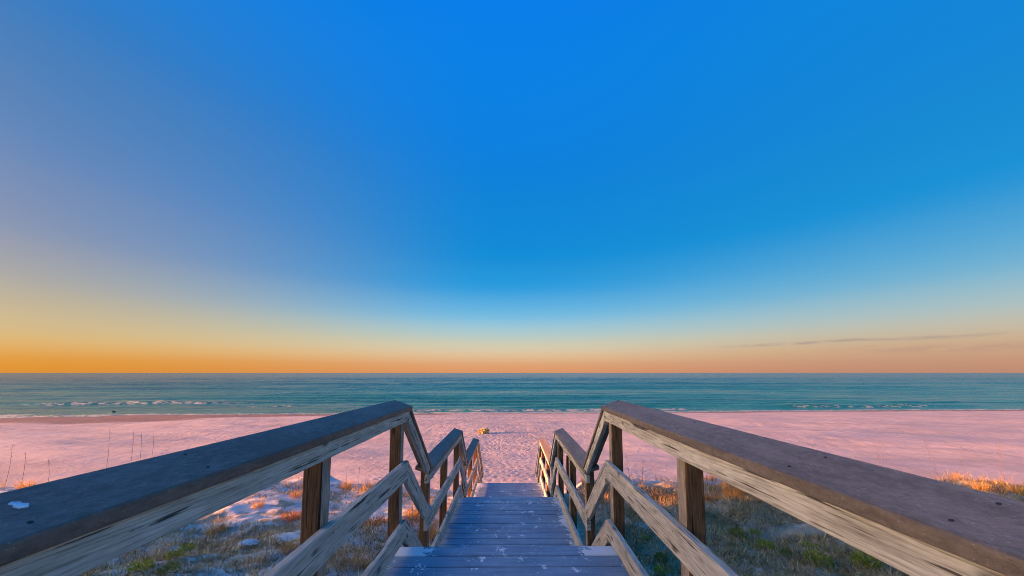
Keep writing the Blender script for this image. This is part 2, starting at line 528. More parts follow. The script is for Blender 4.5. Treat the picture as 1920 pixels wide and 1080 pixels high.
def blade_material(name, rough=0.75, transl=0.35):
    m, n = material(name)
    at = n.n('ShaderNodeAttribute', attribute_name='Col')
    b = n.n('ShaderNodeBsdfPrincipled', {'Base Color': at.outputs['Color'], 'Roughness': rough, 'Specular IOR Level': 0.25})
    t = n.n('ShaderNodeBsdfTranslucent', {'Color': at.outputs['Color']})
    mx = n.n('ShaderNodeMixShader', {0: transl, 1: b.outputs[0], 2: t.outputs[0]})
    n.n('ShaderNodeOutputMaterial', {'Surface': mx.outputs[0]})
    return m


M_BLADE = blade_material('dry_blades')


def plain(name, c, rough=0.8, nscale=30.0, var=0.35, spec=0.3, bs=0.3, bd=0.004):
    m, n = material(name)
    tc = n.n('ShaderNodeTexCoord')
    f = n.noise(tc.outputs['Object'], nscale, 4, 0.6)
    d = tuple(x * (1 - var) for x in c)
    l = tuple(min(1, x * (1 + var)) for x in c)
    finish(n, n.ramp(f, [(0.35, d), (0.65, l)]), rough, bump(n, f, bs, bd), spec)
    return m


M_SCREW = plain('dark_screw', (0.025, 0.022, 0.022), 0.5)
M_DROP = plain('bird_dropping', (0.70, 0.74, 0.74), 0.7, 60)
M_STALK = plain('dry_stalk', (0.11, 0.08, 0.06), 0.8)
M_SEED = plain('dry_seed_head', (0.15, 0.11, 0.08), 0.8)
M_ROCK = plain('pale_stone', (0.66, 0.66, 0.64), 0.8, 40)
M_DRIFT = plain('driftwood', (0.50, 0.35, 0.12), 0.85, 9, 0.6, 0.2, 0.8, 0.02)
M_BIRD = plain('bird_feather', (0.075, 0.065, 0.06), 0.7, 20, 0.4)

# ------------------------------------------------------------------ ground: dune, beach, sea bed in one sheet
def steps(segs):
    out = []
    for a, b, s in segs:
        out += list(np.arange(a, b - 1e-6, s))
    out.append(segs[-1][1])
    return np.array(out)


gx_h = steps([(0, 6, 0.07), (6, 13, 0.12), (13, 34, 0.35), (34, 130, 1.2), (130, 420, 12)])
gx = np.concatenate([-gx_h[:0:-1], gx_h])
gy = steps([(-45, -6, 1.5), (-6, 1, 0.35), (1, 13, 0.075), (13, 30, 0.085), (30, 60, 0.25), (60, 90, 3)])


def grid(xs, ys, fz):
    X, Y = np.meshgrid(xs, ys)
    Z = fz(X, Y)
    v = np.stack([X, Y, Z], -1).reshape(-1, 3)
    nx, ny = len(xs), len(ys)
    i = (np.arange(ny - 1)[:, None] * nx + np.arange(nx - 1)[None]).ravel()
    return v, np.stack([i, i + 1, i + 1 + nx, i + nx], -1)


gv, gf = grid(gx, gy, height)
ground = link('beach_ground', mesh_arrays('beach_ground', gv, [gf], [M_SAND], smooth_shade=True))
tag(ground, 'white sand dune and pale open beach sloping down to the sea', 'sand', kind='structure')

# ------------------------------------------------------------------ sea
sy = steps([(40, 110, 0.4), (110, 220, 1.0), (220, 460, 3), (460, 1500, 40), (1500, 6000, 500), (6000, 40000, 8500)])
su = np.linspace(-1, 1, 420)
SU, SYY = np.meshgrid(su, sy)
SX = SU * (70 + SYY * 1.75)
amp = smooth(SYY, 50, 66) * (1 - smooth(SYY, 300, 600))
wob = 9 * vnoise(SX * 0.012, SYY * 0.012) + 3 * vnoise(SX * 0.05, SYY * 0.03 + 9)
ys_ = SYY - 0.03 * SX + wob
crest1 = np.sin(ys_ * 2 * np.pi / 11.5)
SZ = SEA_Z + amp * (0.2 * (np.exp(crest1 * 1.6) / 2.6 - 0.5) * (0.5 + vnoise(SX * 0.02, SYY * 0.06) + 0.4) + 0.05 * np.sin(ys_ * 2 * np.pi / 5.2 + 2) + 0.14 * fbm(SX * 0.09, SYY * 0.3, 3))
foam = np.zeros_like(SX)
shore_y = 52 + 0.045 * SX


def breaker(x0, x1, y0, h, wdt, slope=0.045, f=1.0):
    global SZ, foam
    m = smooth(SX, x0 - 6, x0 + 6) * (1 - smooth(SX, x1 - 8, x1 + 8))
    d = SYY - (y0 + slope * (SX - 0.5 * (x0 + x1)) + 1.1 * vnoise(SX * 0.09 + y0, SX * 0 + 3))
    prof = np.where(d < 0, np.exp(-(d / (wdt * 0.45)) ** 2), np.exp(-(d / (wdt * 1.5)) ** 2))
    SZ = SZ + m * h * prof * (0.75 + 0.6 * vnoise(SX * 0.2, SYY * 0.1))
    foam = np.maximum(foam, f * m * np.where(d < 0.25, np.exp(-((d + wdt * 0.5) / (wdt * 0.75)) ** 2), np.exp(-(d / 0.5) ** 2)))


breaker(-92, -52, 68.5, 0.55, 1.7, f=0.62)
breaker(-50, -34, 62.5, 0.26, 1.3, f=0.5)
breaker(46, 78, 61.5, 0.34, 1.4, f=0.42)
breaker(-20, 34, 57.0, 0.22, 1.1, f=0.7)
breaker(-110, 110, 78.0, 0.22, 1.6, f=0.0)
breaker(-30, 120, 68.5, 0.30, 1.5, f=0.0)
breaker(0, 140, 63.5, 0.20, 1.1, f=0.0)
# thin sheet of foam running up the sand
gz_here = height(SX[:90], SYY[:90])
dep = SZ[:90] - gz_here
foam[:90] = np.maximum(foam[:90], 0.78 * np.exp(-((dep - 0.05) / 0.075) ** 2))
sv = np.stack([SX, SYY, SZ], -1).reshape(-1, 3)
nx = len(su)
ii = (np.arange(len(sy) - 1)[:, None] * nx + np.arange(nx - 1)[None]).ravel()
fc = np.stack([foam.ravel()] * 3 + [np.ones(foam.size)], -1)
sea = link('sea', mesh_arrays('sea', sv, [np.stack([ii, ii + 1, ii + 1 + nx, ii + nx], -1)], [M_SEA], fc, True))
tag(sea, 'calm teal sea with small breaking waves reaching to the horizon', 'sea', kind='structure')

# ------------------------------------------------------------------ walkway
T = Matrix.Translation


def empty(name, loc):
    o = bpy.data.objects.new(name, None)
    o.empty_display_size = 0.2
    col.objects.link(o)
    o.location = loc
    return o


walk = empty('beach_walkway', (0, 0, DECK_Z[2]))
tag(walk, 'stepped blue-grey plank walkway leading down over the dune to the beach', 'walkway')


def child(name, me, root, M):
    return link(name, me, root, T(-root.location) @ M)


PW, PT, PP = 0.1305, 0.034, 0.1445
plank_vars = []
for k in range(4):
    bm = bmesh.new()
    bmesh.ops.create_cube(bm, size=1)
    for v_ in bm.verts:
        v_.co = Vector((v_.co.x * 2 * (W + 0.038), v_.co.y * PW, v_.co.z * PT))
    bevel_bm(bm, 0.005, 2)
    plank_vars.append(from_bm('plank', bm, [M_PLANK]))


def plank(y_far, z):
    M = T((random.uniform(-.004, .004), y_far - PW / 2, z - PT / 2 + random.uniform(-.0018, .0018))) @ Matrix.Rotation(random.uniform(-.0022, .0022), 4, 'Z') @ Matrix.Rotation(random.uniform(-.002, .002), 4, 'Y')
    child('plank', random.choice(plank_vars), walk, M)


for lv in range(3):
    y = DECK_Y1[lv]
    while y - PW > DECK_Y0[lv] - 0.02:
        plank(y, DECK_Z[lv])
        y -= PP
    # rim board under the nosing and side joists
    L = DECK_Y1[lv] - DECK_Y0[lv]
    for sx in (-1, 0, 1):
        me = box_mesh('joist', L - 0.02, 0.14, 0.038, [M_FRAME], 0.003, 1)
        child('joist', me, walk, T((sx * (W - 0.05), DECK_Y1[lv] - L / 2 - 0.05, DECK_Z[lv] - PT - 0.074)) @ Matrix.Rotation(R(90), 4, 'Z') @ Matrix.Rotation(R(90), 4, 'X'))
    me = box_mesh('rim_board', 2 * W + 0.06, 0.14, 0.03, [M_FRAME], 0.003, 1)
    child('rim_board', me, walk, T((0, DECK_Y1[lv] - 0.022, DECK_Z[lv] - PT - 0.074)) @ Matrix.Rotation(R(90), 4, 'X'))

FLIGHTS = [(DECK_Y1[0], DECK_Z[0], DECK_Y0[1], DECK_Z[1], 4), (DECK_Y1[1], DECK_Z[1], DECK_Y0[2], DECK_Z[2], 4), (DECK_Y1[2], DECK_Z[2], 10.75, FOOT_Z, 7)]
for (ya, za, yb, zb, nr) in FLIGHTS:
    rise = (za - zb) / nr
    run = (yb - ya) / (nr - 1)
    for k in range(1, nr):
        yy, zz = ya + run * k, za - rise * k
        plank(yy + 0.01, zz)
        if run > 0.2:
            plank(yy + 0.01 - PP, zz)
    # stringers
    for sx in (-1, 1):
        prof = [(ya - 0.06, za - 0.06), (ya - 0.06, za - 0.30), (yb, zb - 0.30), (yb, zb - 0.06)]
        bm = bmesh.new()
        x0 = sx * (W + 0.0) - 0.019
        a = [bm.verts.new((x0, p[0], p[1])) for p in prof]
        b = [bm.verts.new((x0 + 0.038, p[0], p[1])) for p in prof]
        bm.faces.new(a)
        bm.faces.new(b[::-1])
        for i in range(4):
            bm.faces.new((a[i], b[i], b[(i + 1) % 4], a[(i + 1) % 4]))
        bmesh.ops.recalc_face_normals(bm, faces=bm.faces)
        org = Vector((x0, ya, za))
        dirv = Vector((0, yb - ya, zb - za)).normalized()
        zax = Vector((1, 0, 0))
        yax = zax.cross(dirv)
        M = Matrix((dirv, yax, zax)).transposed().to_4x4()
        M.translation = org
        bm.transform(M.inverted())
        child('stringer', from_bm('stringer', bm, [M_FRAME]), walk, M)

# ------------------------------------------------------------------ railings
RT = 0.038
XI, XO, HI, HO = 0.789, 0.941, 1.063, 1.114          # cap: inner edge lower than the outer one
CAP_T = 0.036
SH = (HO - HI) / (XO - XI)
MID_T, MID_B = 0.631, 0.489
KICK_T, KICK_B = 0.170, 0.030
TOP_B = 0.949
PA = 0.086


def prism(prof, xa, xb, side, mats, shear=0.0, x_ref=0.0, r=0.003, name='rail', seg=2, top_mat=None, wob=0.0):
    """board: outline in the (y, z) plane, thickness from |x| = xa to xb on the given side"""
    bm = bmesh.new()
    a = [bm.verts.new((side * xa, p[0], p[1] + shear * (xa - x_ref))) for p in prof]
    b = [bm.verts.new((side * xb, p[0], p[1] + shear * (xb - x_ref))) for p in prof]
    bm.faces.new(a)
    bm.faces.new(b[::-1])
    k = len(prof)
    for i in range(k):
        bm.faces.new((a[i], b[i], b[(i + 1) % k], a[(i + 1) % k]))
    bmesh.ops.recalc_face_normals(bm, faces=bm.faces)
    if top_mat is not None:
        for f in bm.faces:
            f.material_index = top_mat if f.normal.z > 0.55 else 0
    ys_ = [p[0] for p in prof]
    span = max(ys_) - min(ys_)
    cuts = int(span / 0.28)
    for q in range(1, cuts):
        bmesh.ops.bisect_plane(bm, geom=bm.verts[:] + bm.edges[:] + bm.faces[:], plane_co=(0, min(ys_) + span * (q + random.uniform(-.2, .2)) / cuts, 0), plane_no=(0, 1, 0))
    if r:
        sharp = [e for e in bm.edges if len(e.link_faces) == 2 and e.calc_face_angle(0) > 0.35]
        bmesh.ops.bevel(bm, geom=sharp, offset=r, segments=seg, affect='EDGES', profile=0.5, clamp_overlap=True)
    if wob:
        o_ = random.uniform(0, 50)
        lo, hi = min(ys_) + 0.02, max(ys_) - 0.02
        for v_ in bm.verts:
            if lo < v_.co.y < hi:
                y_ = v_.co.y * 3.1 + o_
                v_.co.z += wob * (math.sin(y_) + 0.6 * math.sin(2.7 * y_ + 1)) * 0.6 + random.uniform(-.3, .3) * wob
                v_.co.x += wob * 0.5 * math.sin(1.7 * y_ + 2)
    # longest edge gives the grain direction
    best = max(range(k), key=lambda i: (prof[i][0] - prof[(i + 1) % k][0]) ** 2 + (prof[i][1] - prof[(i + 1) % k][1]) ** 2)
    p, q = prof[best], prof[(best + 1) % k]
    d = Vector((0, q[0] - p[0], q[1] - p[1])).normalized()
    if d.y < 0:
        d = -d
    zax = Vector((1, 0, 0))
    M = Matrix((d, zax.cross(d), zax)).transposed().to_4x4()
    M.translation = Vector((side * (xa + xb) / 2, sum(p[0] for p in prof) / k, sum(p[1] for p in prof) / k))
    bm.transform(M.inverted())
    return from_bm(name, bm, mats), M


def screw_mesh():
    bm = bmesh.new()
    bmesh.ops.create_cone(bm, cap_ends=True, segments=10, radius1=0.0038, radius2=0.0036, depth=0.002)
    return from_bm('screw', bm, [M_SCREW])


SCREW = screw_mesh()
NAIL = SCREW.copy()
NAIL.transform(Matrix.Scale(0.8, 4))


def build_railing(side, label):
    root = empty('railing', (side * 0.88, DECK_Y0[0], DECK_Z[0]))
    tag(root, label, 'railing', 'railings of the walkway')

    def rail(prof, shear=0.0):
        me, M = prism(prof, W, W + RT, side, [M_RAIL], r=0.004, wob=0.0022)
        return child('rail', me, root, M)

    def cap(prof):
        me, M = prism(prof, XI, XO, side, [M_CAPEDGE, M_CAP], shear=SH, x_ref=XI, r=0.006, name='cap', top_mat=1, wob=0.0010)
        return child('cap', me, root, M)

    def screws(cp, ylist, z):
        for y in ylist:
            for x, dy in ((XI + 0.035, 0.0), (XO - 0.03, random.uniform(-.03, .03))):
                o = link('screw', SCREW, cp)
                loc = Vector((side * x, y + dy, z + SH * (x - XI) + 0.0008))
                Mw = T(loc) @ Matrix.Rotation(-side * math.atan(SH), 4, 'Y')
                o.matrix_basis = (T(root.location) @ cp.matrix_basis).inverted() @ Mw

    def nails(y, z):
        for hh in (TOP_B + 0.04, MID_B + 0.035, MID_T - 0.04, KICK_B + 0.035, KICK_T - 0.04):
            M = T((side * (W - 0.0002), y + random.uniform(-.02, .02), z + hh + random.uniform(-.008, .008))) @ Matrix.Rotation(R(90), 4, 'Y')
            child('nail', NAIL, root, M)

    def post(y, zbot, ztop):
        L = ztop - zbot
        # grain along local X which points up; inner face greyed, the others still brown
        inner = -side
        me = box_mesh('post', L, PA, PA, [M_POST, M_POSTIN], 0.006, 2, face_mat=lambda nn: 1 if (nn.z * inner > 0.5) else 0)
        M = T((side * (W + RT + 0.001 + PA / 2), y + PA / 2, (zbot + ztop) / 2)) @ Matrix(((0, 0, 1, 0), (0, 1, 0, 0), (1, 0, 0, 0), (0, 0, 0, 1)))
        M = M @ Matrix.Rotation(random.uniform(-.003, .003), 4, 'Y') @ Matrix.Rotation(random.uniform(-.003, .003), 4, 'Z')
        child('post', me, root, M)

    starts = (DECK_Y0[0], 3.58, 6.72)
    posts = ([-1.2, 0.35, 1.635, DECK_Y1[0] - 0.008], [3.76, 4.80, DECK_Y1[1] - 0.008], [6.90, 7.95, DECK_Y1[2] - 0.008])
    GAP = 0.004
    for lv in range(3):
        z = DECK_Z[lv]
        y0, yj = starts[lv], DECK_Y1[lv] + 0.075
        for (hb, ht) in ((TOP_B, HI - 0.037), (MID_B, MID_T), (KICK_B, KICK_T)):
            rail([(y0, z + hb), (yj, z + hb), (yj, z + ht), (y0, z + ht)])
        cb, ct = HI - CAP_T, HI
        ya_c = y0 if lv == 0 else y0 + 0.02
        yc = DECK_Y1[lv] + 0.122
        cp = cap([(ya_c, z + cb), (yc, z + cb), (yc, z + ct), (ya_c, z + ct)])
        if lv == 0:
            screws(cp, (0.64, 1.0, 1.66, 2.84), z + HI)
            if side < 0:
                # bird dropping on the cap
                bm = bmesh.new()
                pts = [(0, 0), (.012, .008), (.022, .006), (.036, .011), (.05, .004), (.043, -.006), (.028, -.008), (.016, -.004), (.006, -.007)]
                top = [bm.verts.new((a * 0.55, b * 0.9, 0.003)) for a, b in pts]
                bot = [bm.verts.new((a * 0.58, b * 1.0, 0.0)) for a, b in pts]
                bm.faces.new(top)
                for i in range(len(pts)):
                    bm.faces.new((bot[i], bot[(i + 1) % len(pts)], top[(i + 1) % len(pts)], top[i]))
                bmesh.ops.recalc_face_normals(bm, faces=bm.faces)
                o = link('bird_dropping', from_bm('bird_dropping', bm, [M_DROP]), cp)
                xx = XI + 0.106
                Mw = T((-xx - 0.002, 0.665, z + HI + SH * (xx - XI) + 0.0005)) @ Matrix.Rotation(math.atan(SH), 4, 'Y')
                o.matrix_basis = (T(root.location) @ cp.matrix_basis).inverted() @ Mw
        for py in posts[lv]:
            gb = H(side * (W + .1), py) - 0.35
            post(py, gb, z + HI - 0.012)
            if lv < 2 and py > 1:
                nails(py + PA / 2, z)
        # sloping part down to the next level
        if lv < 2:
            zn, yl = DECK_Z[lv + 1], starts[lv + 1] + 0.15
        else:
            zn, yl = FOOT_Z + 0.02, 10.86
        s = (zn - z) / (yl - yj)
        ys = yj + GAP

        def slope(hb, ht):
            zb0, zt0 = z + hb + s * GAP, z + ht + s * GAP
            if lv < 2:
                # lower end cut level, sitting on the next level rail
                zl = zn + ht + 0.004
                yt = ys + (zl - zt0) / s
                yb = ys + (zl - zb0) / s
                return [(ys, zb0), (yb, zl), (yt, zl), (ys, zt0)]
            return [(ys, zb0), (yl, zb0 + s * (yl - ys)), (yl, zt0 + s * (yl - ys)), (ys, zt0)]
        for (hb, ht) in ((TOP_B, HI - 0.037), (MID_B, MID_T), (KICK_B, KICK_T)):
            dh = (ht - hb) / math.cos(math.atan(s)) - (ht - hb)
            rail(slope(hb - dh, ht))
        ctv = CAP_T / math.cos(math.atan(s))
        zt0 = z + HI - 0.037 + ctv
        if lv < 2:
            zl = zn + HI + 0.003
            yt, yb = ys + (zl - zt0) / s, ys + (zl - (zt0 - ctv)) / s
            cap([(ys + 0.002, zt0 - ctv + 0.001), (yb, zl), (yt, zl), (ys + 0.002, zt0)] if False else [(yj + 0.006, z + HI - 0.036 + s * .006), (yb, zl), (yt, zl), (yj + 0.045, z + HI - CAP_T - 0.001)])
        else:
            ye = yl + 0.05
            cap([(yj + 0.006, z + HI - 0.036 + s * .006), (ye, z + HI - 0.036 + s * (ye - yj)), (ye, zt0 + s * (ye - ys)), (yj + 0.045, z + HI - CAP_T - 0.001)])
            gb = H(side * (W + .1), yl - 0.12) - 0.35
            post(yl - 0.12, gb, zt0 + s * (yl - 0.03 - ys) - 0.06)
    return root


build_railing(-1, 'weathered wood railing with dark cap on the left of the walkway')
build_railing(1, 'weathered wood railing with dark cap on the right of the walkway')

# ------------------------------------------------------------------ dune plants
def blades(pos, hgt, lean_dir, lean, width, curl, colr, face=None):
    """tapered bent blades; returns verts, quads, tris, colours"""
    n_ = len(pos)
    face = rng.uniform(0, 2 * np.pi, n_) if face is None else face
    wv = np.stack([np.cos(face), np.sin(face), np.zeros(n_)], -1) * width[:, None] * 0.5
    ld = np.stack([np.cos(lean_dir), np.sin(lean_dir), np.zeros(n_)], -1)
    up = np.array([0, 0, 1.0])
    a1, a2 = lean, lean + curl
    d1 = ld * np.sin(a1)[:, None] + up * np.cos(a1)[:, None]
    d2 = ld * np.sin(a2)[:, None] + up * np.cos(a2)[:, None]
    m = pos + d1 * (hgt * 0.55)[:, None]
    t = m + d2 * (hgt * 0.45)[:, None]
    V = np.stack([pos - wv, pos + wv, m + wv * 0.75, m - wv * 0.75, t], 1).reshape(-1, 3)
    i = np.arange(n_) * 5
    q = np.stack([i, i + 1, i + 2, i + 3], -1)
    tr = np.stack([i + 3, i + 2, i + 4], -1)
    C = np.repeat(np.concatenate([colr, np.ones((n_, 1))], 1), 5, 0)
    return V, q, tr, C


def palette(cols, n_, var=0.25):
    c = np.array(cols)[rng.integers(0, len(cols), n_)]
    return np.clip(c * rng.uniform(1 - var, 1 + var, (n_, 1)), 0, 1)


GREY = [(0.60, 0.42, 0.16), (0.78, 0.57, 0.25), (0.36, 0.24, 0.09), (0.85, 0.65, 0.32), (0.46, 0.33, 0.115)]
TWIG = [(0.11, 0.075, 0.05), (0.16, 0.11, 0.07), (0.85, 0.68, 0.46)]
GOLD = [(0.56, 0.31, 0.07), (0.62, 0.38, 0.11), (0.42, 0.21, 0.05), (0.58, 0.34, 0.10)]
RUST = [(0.50, 0.16, 0.04), (0.58, 0.23, 0.06), (0.38, 0.11, 0.04), (0.6, 0.30, 0.08)]
PINK = [(0.36, 0.24, 0.16), (0.30, 0.19, 0.13), (0.42, 0.30, 0.20)]
GREEN = [(0.38, 0.38, 0.03), (0.52, 0.48, 0.05), (0.26, 0.28, 0.03), (0.56, 0.48, 0.09)]
OLIVE = [(0.30, 0.22, 0.07), (0.40, 0.29, 0.10), (0.46, 0.33, 0.12)]


def cover(name, label, count, xr, yr, dens, hmin, hmax, lean_m, cols, width=(0.002, 0.005), curl=0.9):
    # plants grow as many small tufts: scatter tuft centres, then blades around them
    k = count // 22
    cx, cy, cr = rng.uniform(*xr, k), rng.uniform(*yr, k), rng.uniform(0.03, 0.16, k)
    cxy = rng.random(k) < dens(cx, cy)
    idx = np.repeat(np.flatnonzero(cxy), 40)
    x = cx[idx] + rng.normal(0, 1, len(idx)) * cr[idx]
    y = cy[idx] + rng.normal(0, 1, len(idx)) * cr[idx]
    count = len(idx)
    tone = rng.uniform(0.45, 1.35, k)[idx]
    keep = ((np.abs(x) > W + 0.08) | (y > 9.2)) & ~((np.abs(x) < 1.0) & (y < 11))
    x, y, tone = x[keep], y[keep], tone[keep]
    z = height(x, y)
    n_ = len(x)
    hh = rng.uniform(hmin, hmax, n_) * rng.uniform(0.6, 1.0, n_)
    V, q, t, Cc = blades(np.stack([x, y, z - 0.005], -1), hh, rng.uniform(0, 2 * np.pi, n_), np.abs(rng.normal(lean_m, 0.35, n_)), rng.uniform(*width, n_), rng.normal(0.2, curl, n_), np.clip(palette(cols, n_, 0.4) * tone[:, None], 0, 0.9))
    o = link(name, mesh_arrays(name, V, [q, t], [M_BLADE], Cc))
    tag(o, label, 'ground cover', kind='stuff')
    return n_


def d_right(x, y):
    a = smooth(fbm(x * 1.1 + 3, y * 1.1, 3), -0.52, -0.08)
    return a * (1 - smooth(y, 8.2, 9.6)) * (0.25 + 0.75 * smooth(x, 1.2, 2.4))


def d_left(x, y):
    a = smooth(fbm(x * 0.8 + 9, y * 0.8 + 4, 3), -0.25, 0.2)
    near = 1 - smooth(y, 6.0, 7.6)
    a = np.maximum(a, near * smooth(fbm(x * 1.3 + 9, y * 1.3 + 4, 3), -0.42, 0.04))
    return np.clip(a * (0.30 + 0.7 * near) + 0.35 * near * a, 0, 1) * (1 - smooth(y, 9.0, 10.2))


def d_crest(x, y):
    a = smooth(fbm(x * 0.9 + 30, y * 0.9, 3), -0.05, 0.4)
    return a * smooth(y, 7.6, 8.6) * (1 - smooth(y, 10.2, 10.9))


cover('dry_ground_cover', 'tangled grey-brown dry plants covering the dune right of the walkway', 230000, (0.88, 13), (1.6, 10), d_right, 0.05, 0.20, 1.15, GREY + GREY + TWIG + OLIVE, (0.003, 0.010), 1.3)
cover('dry_ground_cover', 'patchy grey-brown dry plants on the dune left of the walkway', 170000, (-13, -0.88), (1.6, 10.3), d_left, 0.05, 0.19, 1.15, GREY + TWIG, (0.003, 0.010), 1.3)
cover('golden_crest_grass', 'sparse golden grass along the brow of the dune', 26000, (-17, 17), (7.4, 11), d_crest, 0.10, 0.34, 0.30, GOLD + [(0.30, 0.22, 0.12)], (0.004, 0.008), 0.4)


def clump_mesh(n_, rad, h, cols, lean=0.5, width=(0.003, 0.007), curl=0.5):
    r = rad * np.sqrt(rng.random(n_)) * 0.55
    th = rng.uniform(0, 2 * np.pi, n_)
    pos = np.stack([r * np.cos(th), r * np.sin(th), np.full(n_, -0.03)], -1)
    ld = th + rng.normal(0, 0.7, n_)
    return mesh_arrays('grass_clump', *(lambda V, q, t, c: (V, [q, t], [M_BLADE], c))(*blades(pos, h * rng.uniform(0.45, 1.0, n_), ld, np.abs(rng.normal(lean, 0.25, n_)) * (0.4 + r / rad), rng.uniform(*width, n_), np.abs(rng.normal(curl, 0.3, n_)), palette(cols, n_))))


def rosette_mesh(n_, rad, cols):
    """low leafy plant: short stems that carry small oval leaves"""
    V, F, Cc = [], [], []
    for k in range(n_):
        th = random.uniform(0, 6.283)
        rr = rad * math.sqrt(random.random()) * 0.8
        z = random.uniform(0.015, 0.10) * (1.2 - rr / rad * 0.6)
        c = Vector((rr * math.cos(th), rr * math.sin(th), z))
        a = th + random.gauss(0, 0.9)
        tilt = random.uniform(0.2, 1.3)
        d = Vector((math.cos(a) * math.cos(tilt), math.sin(a) * math.cos(tilt), math.sin(tilt)))
        s = d.cross(Vector((0, 0, 1))).normalized()
        u = s.cross(d)
        L, Wd = random.uniform(0.018, 0.038), random.uniform(0.005, 0.010)
        b = len(V)
        V += [c, c + d * L * .45 + s * Wd + u * .004, c + d * L + u * -.004, c + d * L * .45 - s * Wd + u * .004]
        F.append((b, b + 1, b + 2, b + 3))
        colr = random.choice(cols)
        f = random.uniform(.75, 1.25)
        Cc += [(colr[0] * f, colr[1] * f, colr[2] * f, 1)] * 4
    return mesh_arrays('dune_plant', [tuple(v) for v in V], [np.array(F)], [M_BLADE], Cc)


def place(name, me, x, y, label, cat, group, s=1.0):
    o = link(name, me)
    o.location = (x, y, H(x, y))
    o.rotation_euler = (0, 0, random.uniform(0, 6.28))
    o.scale = (s, s, s * random.uniform(0.9, 1.1))
    tag(o, label, cat, group)
    return o


# tufts of grass, each its own thing: (x, y, kind, size, label)
TUFTS = [
    (-4.96, 8.30, 'gold', .9, 'golden grass tuft on the sand just left of the nearest left post'),
    (-5.26, 6.50, 'gold', 1.1, 'golden-orange grass tuft in the middle of the left dune below the cap'),
    (-5.33, 7.59, 'gold', .8, 'small golden tuft beside the bare white sand left of the walkway'),
    (-4.32, 7.14, 'rust', 1.15, 'rust-red tuft half hidden by the nearest left post'),
    (-4.28, 6.30, 'pink', 1.1, 'spreading brown-gold tuft above the pale stone'),
    (-4.82, 4.91, 'pink', .9, 'pinkish brown tuft close under the left rail'),
    (-3.06, 5.04, 'gold', .75, 'yellow tuft just left of the foot of the nearest left post'),
    (-2.53, 6.69, 'rust', 1.5, 'big orange tuft between the two nearest left posts'),
    (-2.85, 6.15, 'gold', 1.1, 'yellow-brown tuft in front of the big orange tuft'),
    (-2.01, 4.67, 'pink', 1.2, 'brown dry tuft low between the two nearest left posts'),
    (-4.25, 9.30, 'gold', .9, 'golden tuft on the left dune brow under two bare stalks'),
    (-3.65, 9.55, 'gold', .9, 'golden tuft on the dune brow nearest to the left end post'),
    (-1.94, 7.26, 'gold', 1.2, 'golden tuft behind the sloping rails of the first left flight'),
    (-1.36, 6.42, 'gold', 1.25, 'dense golden tuft seen under the second left rail'),
    (-1.27, 7.78, 'gold', 1.2, 'golden tuft beside the lower left landing'),
    (-1.15, 9.75, 'gold', 1.35, 'tall golden-green tuft at the bottom end of the left railing'),
    (-13.6, 9.1, 'gold', 1.2, 'golden tuft on the dune brow at the far left edge'),
    (-12.6, 9.3, 'gold', 1.1, 'golden tuft second from the far left on the dune brow'),
    (-11.6, 9.4, 'gold', 1.0, 'golden tuft peeping over the left cap below a leaning stalk'),
    (3.54, 8.38, 'rust', 1.0, 'red-orange tuft on the right dune left of the nearest right post'),
    (3.84, 8.30, 'rust', .8, 'red-orange tuft touching the left side of the nearest right post'),
    (4.59, 8.02, 'rust', 1.0, 'red-orange tuft just right of the nearest right post'),
    (5.23, 8.26, 'gold', 1.3, 'bright golden tuft in the sun under the right cap'),
    (5.75, 8.15, 'gold', 1.1, 'golden tuft at the right end of the sunlit patch'),
    (11.47, 8.57, 'gold', .85, 'golden tuft showing over the right cap'),
    (12.1, 8.37, 'gold', .95, 'golden tuft at the far right edge over the cap'),
    (2.05, 9.4, 'gold', 1.0, 'golden tuft beside the lone sunlit post'),
    (-3.24, 4.57, 'pink', 1.0, 'dry brown tuft at the bottom left of the nearest left post'),
]
KINDS = {
    'gold': [clump_mesh(190, 0.22, 0.34, GOLD, 0.45) for _ in range(3)],
    'rust': [clump_mesh(230, 0.26, 0.22, RUST, 0.7, (0.004, 0.009), 0.7) for _ in range(2)],
    'pink': [clump_mesh(230, 0.28, 0.24, PINK + GREY, 0.75) for _ in range(2)],
}
for i, (x, y, kind, s, label) in enumerate(TUFTS):
    place('grass_tuft', KINDS[kind][i % len(KINDS[kind])], x, y, label, 'grass tuft', 'grass tufts on the dune', s)

GREENS = [
    (-4.75, 5.36, 1.0, 'small bright green plant alone on the left dune'),
    (-4.36, 4.31, 1.2, 'green plant lowest left by the picture edge'),
    (-4.25, 4.62, .9, 'pale green plant behind the lowest left plant'),
    (-3.90, 4.20, 1.0, 'dark green plant right of the lowest left plant'),
    (3.74, 5.82, 1.2, 'dark green plant nearest to the right post'),
    (4.47, 6.46, .9, 'yellow-green plant farthest back on the right dune'),
    (3.89, 5.42, 1.2, 'green plant in the middle of the grey plants on the right'),
    (4.61, 5.47, 1.0, 'yellow plant high up under the right cap'),
    (4.07, 4.72, 1.45, 'largest bright yellow-green plant on the right dune'),
    (3.92, 5.07, .8, 'dark green plant behind a dark twig on the right dune'),
    (4.49, 4.51, 1.4, 'yellow-green plant farthest right close under the right cap'),
    (2.32, 6.08, .8, 'small yellow plant between the two nearest right posts'),
    (2.26, 5.33, .95, 'dark green plant under the right middle rail'),
    (2.00, 4.73, .9, 'bright green plant lowest beside the right kick rail'),
]
ROS = [rosette_mesh(260, 0.12, GREEN) for _ in range(3)] + [rosette_mesh(260, 0.12, [(0.16, 0.19, 0.03), (0.22, 0.25, 0.04), (0.30, 0.31, 0.06)])]
for i, (x, y, s, label) in enumerate(GREENS):
    me = ROS[3] if 'dark' in label else ROS[i % 3]
    place('dune_plant', me, x, y, label, 'plant', 'green plants on the dune', s)


